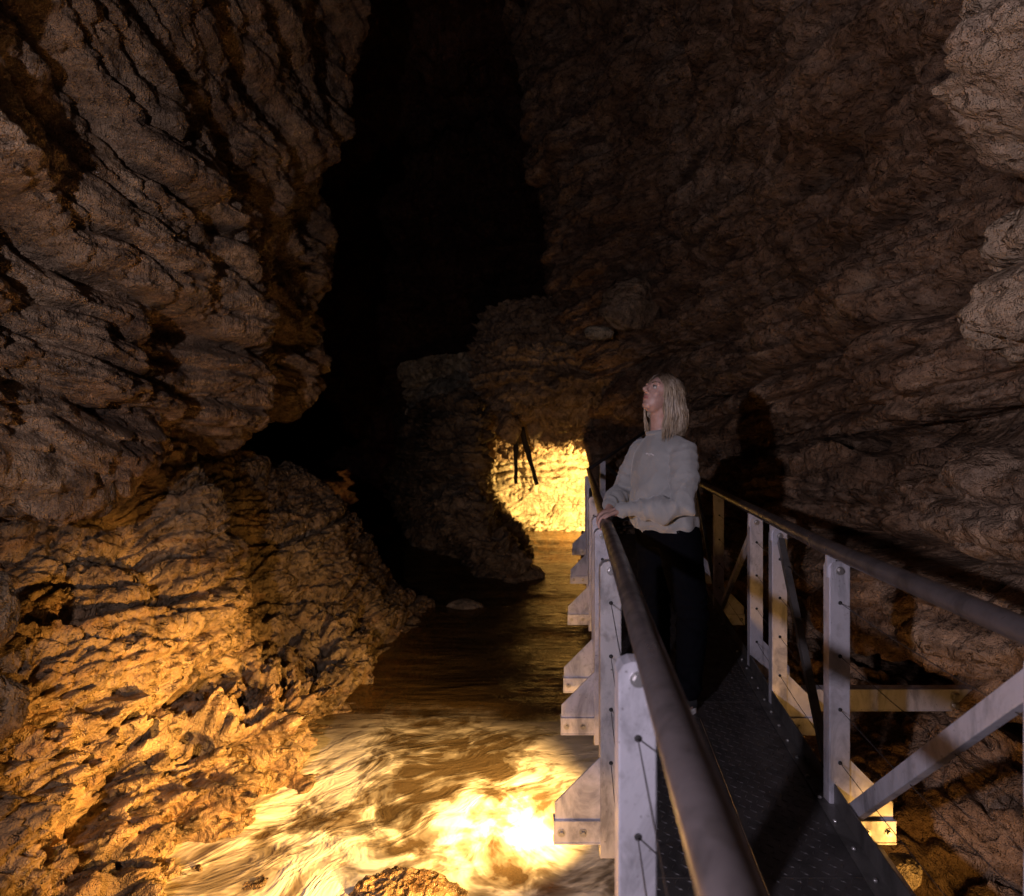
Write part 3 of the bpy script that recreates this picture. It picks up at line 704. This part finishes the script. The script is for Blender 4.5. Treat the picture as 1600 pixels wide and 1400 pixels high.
boulder((-1.30, 3.2, -.93), .15, 'low brown rock awash at the foot of the pitted bank', (1.3, .8, .6), 6, 'rock_bank', sub=6)
boulder((-2.34, 2.85, .60), .17, 'upright smooth boulder wedged under the left overhang', (.7, .8, 1.15), 15, 'rock_bank', sub=5)
boulder((-2.27, 2.80, .20), .15, 'lower rounded boulder wedged at the left edge above the pitted bank', (.8, .9, .95), 17, 'rock_bank', sub=5)
boulder(at(985, 478, 10.35), .44, 'smooth rounded grey block jutting from the wall above the woman', (1.1, .8, 1.0), 8, 'rock_far')
boulder(at(935, 520, 10.3), .20, 'small ochre stone on the ledge left of the rounded block', (1.3, .8, .6), 9, 'rock_pale')
boulder((1.50, 2.45, -.28), .065, 'small round orange lit stone under the right edge of the deck', (1, 1, .9), 11)
boulder(at(795, 668, 12.7), .30, 'dark blocky rock hanging above the lit recess', (.8, .8, 1.1), 13, 'rock_far')
def timber(p0, p1, r, label):
    p0, p1 = Vector(p0), Vector(p1); bm = bmesh.new(); n = 9
    pts = [p0.lerp(p1, i / n) + Vector((.006 * math.sin(i * 2.1), .006 * math.cos(i * 3), 0)) for i in range(n + 1)]
    add_tube(bm, pts, [r * (1 - .45 * i / n) * (1 + .12 * math.sin(i * 5)) for i in range(n + 1)], 9)
    o = from_bm('timber_prop', bm, M['timber'], None, True)
    tag(o, label, 'timber')
timber(at(806, 668, 13.3), at(806, 756, 13.3), .062, 'dark upright old timber hanging against the lit recess')
timber(at(814, 668, 13.2), at(839, 757, 13.4), .07, 'dark leaning old timber hanging against the lit recess')
# ------------------------------------------------------------------ the woman at the left handrail
def ell_ring(bm, c, ax, ay, n=24):
    return [bm.verts.new(Vector(c) + Vector(ax) * math.cos(2 * math.pi * k / n) + Vector(ay) * math.sin(2 * math.pi * k / n)) for k in range(n)]
def loft(bm, rings):
    n = len(rings[0])
    for a, b in zip(rings[:-1], rings[1:]):
        for k in range(n): bm.faces.new((a[k], a[(k + 1) % n], b[(k + 1) % n], b[k]))
    bm.faces.new(rings[0][::-1]); bm.faces.new(rings[-1])
def limb(bm, pts, radii, n=16):
    """round-ended tapered limb through points"""
    pts = [Vector(p) for p in pts]
    d0 = (pts[0] - pts[1]).normalized(); d1 = (pts[-1] - pts[-2]).normalized()
    P = [pts[0] + d0 * radii[0] * .85, pts[0] + d0 * radii[0] * .55] + pts + [pts[-1] + d1 * radii[-1] * .55, pts[-1] + d1 * radii[-1] * .85]
    R = [radii[0] * .35, radii[0] * .8] + list(radii) + [radii[-1] * .8, radii[-1] * .35]
    add_tube(bm, P, R, n)
def ball(bm, c, r, rot=None, seg=24):
    m = Matrix.Translation(Vector(c)) @ (rot.to_4x4() if rot else Matrix.Identity(4)) @ Matrix.Diagonal((r[0], r[1], r[2], 1))
    bmesh.ops.create_uvsphere(bm, u_segments=seg, v_segments=seg // 2 + 4, radius=1, matrix=m)
def remeshed(name, bm, mat, parent, voxel, smooth=6, fac=.5, post=None):
    bmesh.ops.recalc_face_normals(bm, faces=bm.faces)
    me = bpy.data.meshes.new(name); bm.to_mesh(me); bm.free(); o = bpy.data.objects.new(name, me); COL.objects.link(o)
    r = o.modifiers.new('r', 'REMESH'); r.mode = 'VOXEL'; r.voxel_size = voxel
    s = o.modifiers.new('s', 'SMOOTH'); s.iterations = smooth; s.factor = fac
    dg = bpy.context.evaluated_depsgraph_get(); dg.update(); m2 = bpy.data.meshes.new_from_object(o.evaluated_get(dg))
    bpy.data.objects.remove(o); n = len(m2.vertices); co = np.empty(n * 3, np.float32); m2.vertices.foreach_get('co', co); co = co.reshape(-1, 3)
    if post is not None:
        no = np.empty(n * 3, np.float32); m2.vertices.foreach_get('normal', no); co = post(co, no.reshape(-1, 3)).astype(np.float32)
    if parent is not None: co = co - np.array(parent_origin(parent), dtype=np.float32)
    m2.vertices.foreach_set('co', co.ravel()); m2.polygons.foreach_set('use_smooth', [True] * len(m2.polygons)); m2.name = name
    m2.materials.clear(); m2.materials.append(mat); m2.update()
    return link(bpy.data.objects.new(name, m2), parent)

skin, nt, b = NT('skin'); P_ = nd(nt, 'ShaderNodeTexCoord').outputs['Object']; n_ = noise_tex(nt, P_, 30, 4, .5)
nt.links.new(ramp(nt, n_, [(.35, (.36, .21, .165)), (.65, (.45, .28, .23))]), b.inputs['Base Color']); b.inputs['Roughness'].default_value = .5
b.inputs['Subsurface Weight'].default_value = .12; b.inputs['Subsurface Radius'].default_value = (.02, .008, .004); b.inputs['Subsurface Scale'].default_value = .5
lipm = plain('lips', (.33, .13, .11), .45)
def cloth(name, col, rough=.9, sc=420, bd=.0012, sheen=.3):
    m, nt, b = NT(name); P = nd(nt, 'ShaderNodeTexCoord').outputs['Object']
    n = noise_tex(nt, P, 7, 5, .6); n2 = noise_tex(nt, P, sc, 2, .5)
    nt.links.new(ramp(nt, n, [(.3, tuple(x * .88 for x in col)), (.7, tuple(x * 1.06 for x in col))]), b.inputs['Base Color'])
    b.inputs['Roughness'].default_value = rough; b.inputs['Sheen Weight'].default_value = sheen; b.inputs['Specular IOR Level'].default_value = .2 if sheen else .03
    nb = bump(nt, n2, bd, .5); nb = bump(nt, noise_tex(nt, P, 22, 3, .5, .8), .006, .5, nb); nt.links.new(nb, b.inputs['Normal']); return m
knit = cloth('grey_sweatshirt_fleece', (.27, .265, .255)); navy = cloth('navy_trouser_cloth', (.003, .0031, .0045), .9, 300, .001, 0)
shoe_w = plain('shoe_white', (.62, .60, .58), .6); shoe_k = plain('shoe_black', (.02, .02, .022), .6)
m, nt, b = NT('blonde_hair'); P_ = nd(nt, 'ShaderNodeTexCoord').outputs['Object']
c_ = ramp(nt, noise_tex(nt, mapping(nt, P_, (1, 1, .07)), 95, 4, .7, .3), [(.34, (.085, .055, .03)), (.5, (.29, .215, .14)), (.68, (.50, .41, .30))])
sz = nd(nt, 'ShaderNodeSeparateXYZ'); nt.links.new(P_, sz.inputs[0])
root = nd(nt, 'ShaderNodeMapRange'); root.inputs['From Min'].default_value = 1.62; root.inputs['From Max'].default_value = 1.71; nt.links.new(sz.outputs[2], root.inputs[0])
c_ = mixc(nt, root.outputs[0], c_, (.055, .035, .022))
nt.links.new(c_, b.inputs['Base Color']); b.inputs['Roughness'].default_value = .38; b.inputs['Anisotropic'].default_value = .5; hair_m = m

wo = empty('person', (.80, 3.25, 0))
tag(wo, 'blonde woman in grey sweatshirt and dark trousers, hands on the left handrail, looking up', 'woman')
V_ = Vector
pel = V_((.80, 3.32, .93)); che = V_((.775, 3.30, 1.22)); nek = V_((.765, 3.295, 1.43))
fwd = V_((-.89, -.45, 0)).normalized(); lft = V_((.45, -.89, 0)).normalized(); up = V_((0, 0, 1))      # chest direction, her left
shL = V_((.850, 3.155, 1.325)); shR = V_((.705, 3.44, 1.325))
elL = V_((.812, 3.06, 1.065)); wrL = V_((.560, 3.165, 1.030)); elR = V_((.625, 3.56, 1.10)); wrR = V_((.520, 3.375, 1.030))
rx = lambda D: XL(D)
hL = V_((rx(3.19) + .012, 3.185, 1.010)); hR = V_((rx(3.35) + .012, 3.345, 1.010))
kL = V_((.90, 3.20, .50)); aL = V_((.885, 3.215, .09)); kR = V_((.76, 3.42, .50)); aR = V_((.80, 3.50, .09))
hipL = pel + lft * .085 - up * .03; hipR = pel - lft * .085 - up * .03
# head frame: looks up and to the left
hf = V_((-.86, -.40, .44)).normalized(); hl = hf.cross(up).normalized() * -1
hl = up.cross(hf).normalized(); hu = hf.cross(hl).normalized()
hc = V_((.762, 3.272, 1.596))
HR = Matrix((hl, hf, hu)).transposed()      # local x = her left, y = forward, z = up
def H(x, y, z): return hc + hl * x + hf * y + hu * z
def hand(bm, wr, rail_p, side):
    """palm on top of the tube, four fingers over the far side, thumb on the near side. Tube runs along rd"""
    rd = V_((.105, 1, 0)).normalized(); across = V_((-1, .105, 0)).normalized()
    c = rail_p
    palm_r = .016
    for k in range(4):
        a = (k - 1.5) * .019
        base = c + rd * a + V_((.022, 0, .004)); L = (.82, 1.0, .96, .78)[k] if side > 0 else (.78, .96, 1.0, .82)[k]
        tr = V_((XL(c.y + a), c.y + rd.y * a, RAILZ)); R = .040
        pts = [base, V_((tr.x - .004, base.y, RAILZ + R + .002))]
        for ang in (62, 108, 150):
            t = math.radians(90 + (ang - 0) * L * .92 + 0); pts.append(V_((tr.x + R * math.cos(t), base.y - .003 * ang / 60, RAILZ + R * math.sin(t))))
        limb(bm, pts, [.0105, .0098, .0090, .0084, .0074], 10)
        limb(bm, [wr.lerp(c, .28) + rd * a * .55, base + V_((.0, 0, .0))], [.017, .0125], 10)
    th = -1 if side > 0 else 1
    th = -1
    b0 = wr.lerp(c, .45) + rd * (th * .022)
    limb(bm, [b0, c + rd * (th * .046) + V_((.018, 0, .004)), c + rd * (th * .062) + V_((-.006, 0, -.004)), c + rd * (th * .066) + V_((-.024, 0, -.016))], [.0135, .0115, .0100, .0085], 10)
    limb(bm, [wr + (wr - c) * .5, wr, wr.lerp(c, .5), c + V_((.014, 0, .002))], [.026, .023, .024, .020], 14)
bm = bmesh.new()
# cranium, jaw, face
ball(bm, H(0, -.010, .028), (.074, .094, .086), HR); ball(bm, H(0, .030, -.032), (.056, .058, .070), HR)
ball(bm, H(0, .058, -.078), (.030, .026, .022), HR); ball(bm, H(0, .036, .018), (.066, .052, .062), HR)
for s in (-1, 1):
    ball(bm, H(s * .034, .056, -.012), (.024, .020, .024), HR)      # cheek
    ball(bm, H(s * .032, .074, .034), (.024, .012, .008), HR)       # brow
    ball(bm, H(s * .075, -.005, -.002), (.010, .018, .030), HR)     # ear
limb(bm, [H(0, .082, .026), H(0, .096, .008), H(0, .110, -.010)], [.008, .010, .011], 10)
ball(bm, H(0, .096, -.017), (.016, .012, .008), HR)
ball(bm, H(0, .083, -.040), (.020, .011, .0055), HR); ball(bm, H(0, .081, -.051), (.017, .011, .0065), HR)
limb(bm, [H(0, -.018, -.05), nek + V_((.0, .0, .01)), nek - up * .06], [.050, .052, .060], 18)
# trunk, arms, legs inside the clothes
limb(bm, [nek - up * .09, che, pel + up * .1, pel - up * .03], [.060, .105, .105, .12], 20)
for s, el, wr in ((shL, elL, wrL), (shR, elR, wrR)):
    limb(bm, [che.lerp(s, .5) + up * .06, s, el, wr], [.06, .050, .036, .024], 16)
for hp, k, a, dirx in ((hipL, kL, aL, 0), (hipR, kR, aR, 0)):
    limb(bm, [hp, k, k.lerp(a, .35), a], [.085, .055, .052, .034], 16)
    limb(bm, [a - up * .035, a - up * .05 + fwd * .09, a - up * .06 + fwd * .16], [.034, .030, .024], 14)
hand(bm, wrL, hL, 1); hand(bm, wrR, hR, -1)
def face_post(co, no):
    L = (co - np.array(hc)) @ np.array(HR)
    for s in (-1, 1):       # eye sockets
        d = np.exp(-(((L[:, 0] - s * .031) / .017) ** 2 + ((L[:, 2] - .014) / .011) ** 2)) * (L[:, 1] > .03)
        co = co - np.array(hf)[None] * (d * .0075)[:, None]
    d = np.exp(-((L[:, 2] + .0455) / .0028) ** 2 - (L[:, 0] / .02) ** 2) * (L[:, 1] > .06); co = co - np.array(hf)[None] * (d * .004)[:, None]
    return co
body = remeshed('body', bm, skin, wo, .0036, 9, .5, face_post)
body.data.materials.append(lipm)
co = np.empty(len(body.data.vertices) * 3, np.float32); body.data.vertices.foreach_get('co', co); co = co.reshape(-1, 3) + np.array(parent_origin(wo))
Lc = (co - np.array(hc)) @ np.array(HR); lip = (np.abs(Lc[:, 0]) < .021) & (Lc[:, 1] > .074) & (Lc[:, 2] < -.036) & (Lc[:, 2] > -.057)
mi = [1 if all(lip[v] for v in p.vertices) else 0 for p in body.data.polygons]; body.data.polygons.foreach_set('material_index', mi)
eye_w = plain('eye_white', (.30, .27, .25), .25); iris = plain('iris', (.06, .07, .08), .2)
brow_m = plain('eyebrow_hair', (.13, .085, .05), .8)
for s in (-1, 1):
    bm = bmesh.new(); ball(bm, H(s * .031, .072, .014), (.0125, .0115, .0115), HR, 16); e = from_bm('eye', bm, eye_w, wo, True)
    bm = bmesh.new(); ball(bm, H(s * .031 - .001, .0822, .0155), (.0055, .003, .0055), HR, 12); from_bm('iris', bm, iris, e, True)
    bm = bmesh.new(); limb(bm, [H(s * .031 - .013, .0815, .0185), H(s * .031, .0865, .0215), H(s * .031 + .013, .0815, .0185)], [.0016, .0022, .0016], 8); from_bm('upper_eyelid', bm, brow_m, e, True)
    bm = bmesh.new(); limb(bm, [H(s * .016, .091, .034), H(s * .032, .088, .039), H(s * .047, .074, .035)], [.0028, .003, .0018], 8); from_bm('eyebrow', bm, brow_m, wo, True)
# sweatshirt: loose trunk, dropped shoulders, full sleeves, ribbed cuffs and hem
bm = bmesh.new(); rings = []
trunk = [(.905, .150, .115, .0), (.915, .165, .130, .0), (.945, .185, .150, .01), (1.02, .178, .152, .015), (1.12, .170, .146, .012), (1.22, .168, .142, .01), (1.31, .160, .125, .0), (1.37, .122, .098, -.006), (1.395, .090, .078, -.004), (1.415, .070, .066, .002), (1.422, .062, .060, .004)]
for z, a, c, o in trunk:
    base = pel.lerp(nek, min(1, max(0, (z - .93) / .5))); rings.append(ell_ring(bm, V_((base.x, base.y, z)) + fwd * o, lft * a, fwd * c, 36))
loft(bm, rings)
def sleeve(sh, el, wr):
    mid = el.lerp(wr, .5)
    limb(bm, [che.lerp(sh, .55) + up * .05, sh - up * .005, sh.lerp(el, .5) + (sh - che).normalized() * .012 - up * .01, el + V_((.005, 0, -.012)), el.lerp(wr, .35) - up * .012, el.lerp(wr, .72) - up * .006, wr.lerp(el, .12)], [.072, .068, .068, .066, .062, .052, .036], 22)
    limb(bm, [wr.lerp(el, .16), wr.lerp(el, -.06)], [.034, .031], 18)
sleeve(shL, elL, wrL); sleeve(shR, elR, wrR)
def folds(co, no):
    P = co.astype(np.float64)
    def seg(a, b, P):
        a = np.array(a); b = np.array(b); ab = b - a; t = np.clip(((P - a) @ ab) / (ab @ ab), 0, 1.0); return t, np.linalg.norm(P - (a + t[:, None] * ab), axis=1)
    d = .010 * fbm(P * np.array((7, 7, 5)) + 3, 3, 91)
    # slack that bunches towards elbows, cuffs and hem
    for a, b, sd in ((shL, elL, 1), (elL, wrL, 2), (elR, wrR, 3), (shR, elR, 5)):
        t, r = seg(a, b, P); w = np.exp(-(r / .075) ** 4)
        q = t * 5.2 + .8 * fbm(P * 9, 2, 95 + sd) + sd
        crease = 1 - np.abs(((q % 1) - .5) * 2)
        d += w * (.012 * (crease ** 1.6 - .45)) * (.45 + .55 * np.abs(vnoise(P * 6, 99 + sd)) * 2)
    hemw = sstep(P[:, 2], 1.10, .96); qa = np.arctan2((P - np.array(pel)) @ np.array(fwd), (P - np.array(pel)) @ np.array(lft))
    d += hemw * .008 * np.sin(qa * 9 + 2 * vnoise(P * 4, 4)) * (P[:, 2] > .93)
    # long drag lines from the armpit to the hem
    q = (P @ np.array(lft)) * 9 - P[:, 2] * 5 + 1.2 * fbm(P * 3.2, 2, 97)
    d += .011 * (1 - np.abs(((q % 1) - .5) * 2)) ** 2 * sstep(P[:, 2], 1.32, 1.15)
    return P + no * d[:, None]
sw = remeshed('sweatshirt', bm, knit, wo, .0062, 4, .5, folds)
# hem rib and neck rib
bm = bmesh.new(); rings = []
for z, a, c in ((.885, .146, .112), (.90, .152, .117), (.930, .160, .126), (.938, .158, .124)): rings.append(ell_ring(bm, V_((pel.x, pel.y, z)) , lft * a, fwd * c, 72))
for r_ in rings:
    for i, v in enumerate(r_):
        if i % 2: v.co += (V_((pel.x, pel.y, v.co.z)) - v.co).normalized() * .003
loft(bm, rings); from_bm('hem_rib', bm, knit, sw)
bm = bmesh.new(); ns = 40; pts = [nek - up * .012 + lft * (.062 * math.cos(2 * math.pi * i / ns)) + fwd * (.066 * math.sin(2 * math.pi * i / ns)) - up * (.012 * math.sin(2 * math.pi * i / ns)) for i in range(ns + 1)]
add_tube(bm, pts, .0095, 10); from_bm('neck_rib', bm, knit, sw, True)
# small pale embroidered script on the chest
bm = bmesh.new(); lc = che + up * .085 + fwd * .150 + lft * .055
scr = [(-.026, .004), (-.019, -.002), (-.014, .004), (-.008, -.001), (-.003, -.010), (.000, .003), (.006, -.002), (.011, .002), (.016, -.004), (.026, -.006)]
add_tube(bm, [lc + lft * a + up * c for a, c in scr], .0016, 6); emb = from_bm('chest_script', bm, plain('white_thread', (.8, .78, .8), .6), sw, True)
# press the script onto the cloth
dg = bpy.context.evaluated_depsgraph_get(); dg.update()
from mathutils.bvhtree import BVHTree
bv = BVHTree.FromObject(sw, dg); off = parent_origin(emb) ; offs = parent_origin(sw)
for v in emb.data.vertices:
    w = v.co + off; hit = bv.ray_cast((w + fwd * .15) - offs, -fwd)
    if hit[0] is not None:
        v.co = hit[0] + offs + fwd * (.0006 + .0012) - off
# trousers
bm = bmesh.new()
limb(bm, [pel + up * .07, pel - up * .02], [.128, .142], 24)
for hp, k, a in ((hipL, kL, aL), (hipR, kR, aR)):
    limb(bm, [hp, hp.lerp(k, .45), k, k.lerp(a, .4), a + up * .03], [.112, .098, .078, .072, .060], 22)
def tf(co, no):
    P = co.astype(np.float64); q = P[:, 2] * 13 + 1.5 * fbm(P * 6, 2, 101)
    d = .007 * (1 - np.abs(((q % 1) - .5) * 2)) ** 2 * (.4 + np.exp(-((P[:, 2] - .5) / .12) ** 2) + np.exp(-((P[:, 2] - .14) / .08) ** 2)) + .006 * fbm(P * 5, 2, 103)
    return P + no * d[:, None]
remeshed('trousers', bm, navy, wo, .008, 4, .5, tf)
# shoes
for a in (aL, aR):
    bm = bmesh.new(); rings = []
    for t, w, h in ((-.045, .022, .05), (-.03, .032, .075), (.02, .036, .080), (.08, .040, .062), (.14, .044, .048), (.185, .038, .038), (.205, .020, .026)):
        c = V_((a.x, a.y, 0)) + fwd * t + up * (.022 + h / 2); rings.append(ell_ring(bm, c, lft * w, up * (h / 2), 20))
    loft(bm, rings); so = remeshed('shoe', bm, shoe_k, wo, .005, 3)
    bm = bmesh.new(); outl = []
    for i in range(32):
        t = 2 * math.pi * i / 32; l = math.cos(t); w_ = math.sin(t); outl.append(V_((a.x, a.y, .001)) + fwd * (.08 + l * .132) + lft * (w_ * (.037 + .008 * l)))
    add_prism(bm, outl, (0, 0, .026)); from_bm('sole', bm, shoe_w, so)
    bm = bmesh.new()
    for i in range(3):
        c = V_((a.x, a.y, .085 - i * .008)) + fwd * (.045 + i * .028); add_tube(bm, [c - lft * .028, c + up * .012, c + lft * .028], .004, 6)
    from_bm('lace', bm, shoe_w, so)
# hair: a parted shell of locks falling to the shoulder, drawn as many thin tapering strands over a close cap
bm = bmesh.new()
ball(bm, H(0, -.018, .034), (.083, .100, .090), HR, 32)
ball(bm, H(0, -.052, -.02), (.070, .058, .085), HR, 28)
for s in (-1, 1): ball(bm, H(s * .058, -.032, -.03), (.026, .045, .075), HR, 20)
def cap_cut(co, no):
    L = (co - np.array(hc)) @ np.array(HR)
    # pull the cap back from the face
    f = sstep(L[:, 1], .035, .075) * sstep(L[:, 2], .085, .05); co = co - np.array(hf)[None] * (f * .06)[:, None]
    return co + no * (.003 * fbm(co * np.array((60, 60, 6)), 2, 7))[:, None]
cap = remeshed('hair', bm, hair_m, wo, .005, 3, .5, cap_cut)
bm = bmesh.new(); rg = random.Random(12)
down = V_((0, 0, -1))
def surf(az, el_):       # point on the head cap
    x = math.sin(az) * math.cos(el_); y = math.cos(az) * math.cos(el_); z = math.sin(el_); return H(x * .085, -.018 + y * .102, .034 + z * .092)
for i in range(950):
    s = 1 if rg.random() < .5 else -1
    az = s * math.radians(rg.uniform(50 if s > 0 else 44, 178)); yroot = rg.uniform(-.07, .072)
    root = H(s * .006 + rg.uniform(-.004, .004), yroot, .034 + .092 * math.sqrt(max(0, 1 - ((yroot + .018) / .104) ** 2)) + .002)
    r0 = rg.uniform(1.0, 1.07)
    pts = [root]
    e0 = math.asin(min(.99, max(-.99, math.sqrt(max(0, 1 - ((yroot + .018) / .104) ** 2)))))
    az0 = 0 if yroot > -.018 else math.pi * s
    for t in (.25, .5, .75, 1.0):
        az_t = (s * math.radians(8) if abs(az0) < .1 else az0) * (1 - t) + az * t; el_t = e0 * (1 - t) + math.radians(rg.uniform(-8, 2)) * t
        p = surf(az_t, el_t); pts.append(hc + (p - hc) * r0)
    last = pts[-1]; L_end = 1.425 + rg.uniform(-.035, .045) - .03 * (abs(az) < math.radians(80))
    # tips hang by gravity and fall in towards the neck
    n = 5; outw = (last - hc); outw.z = 0; outw.normalize(); wob = rg.uniform(-.01, .01); side = outw.cross(up)
    for k in range(1, n + 1):
        t = k / n; z = last.z * (1 - t) + L_end * t
        pts.append(V_((last.x, last.y, z)) + outw * (.010 * math.sin(t * 3.0) - .012 * t * t + rg.uniform(-.002, .002)) + side * (wob * t + .017 * math.sin(t * 7.0 + 1.6 * math.sin(az * 2.2) + rg.uniform(-.3, .3)) * t) + outw * (.015 * math.sin(t * 6.0 + az * 1.6) * t + .010 * t))
    w = rg.uniform(.0009, .0028); k = len(pts)
    add_tube(bm, pts, [w * (.5 if j == 0 else 1) * (1 if j < k - 2 else (.8 if j == k - 2 else .25)) for j in range(k)], 5)
from_bm('hair_strands', bm, hair_m, cap, True)
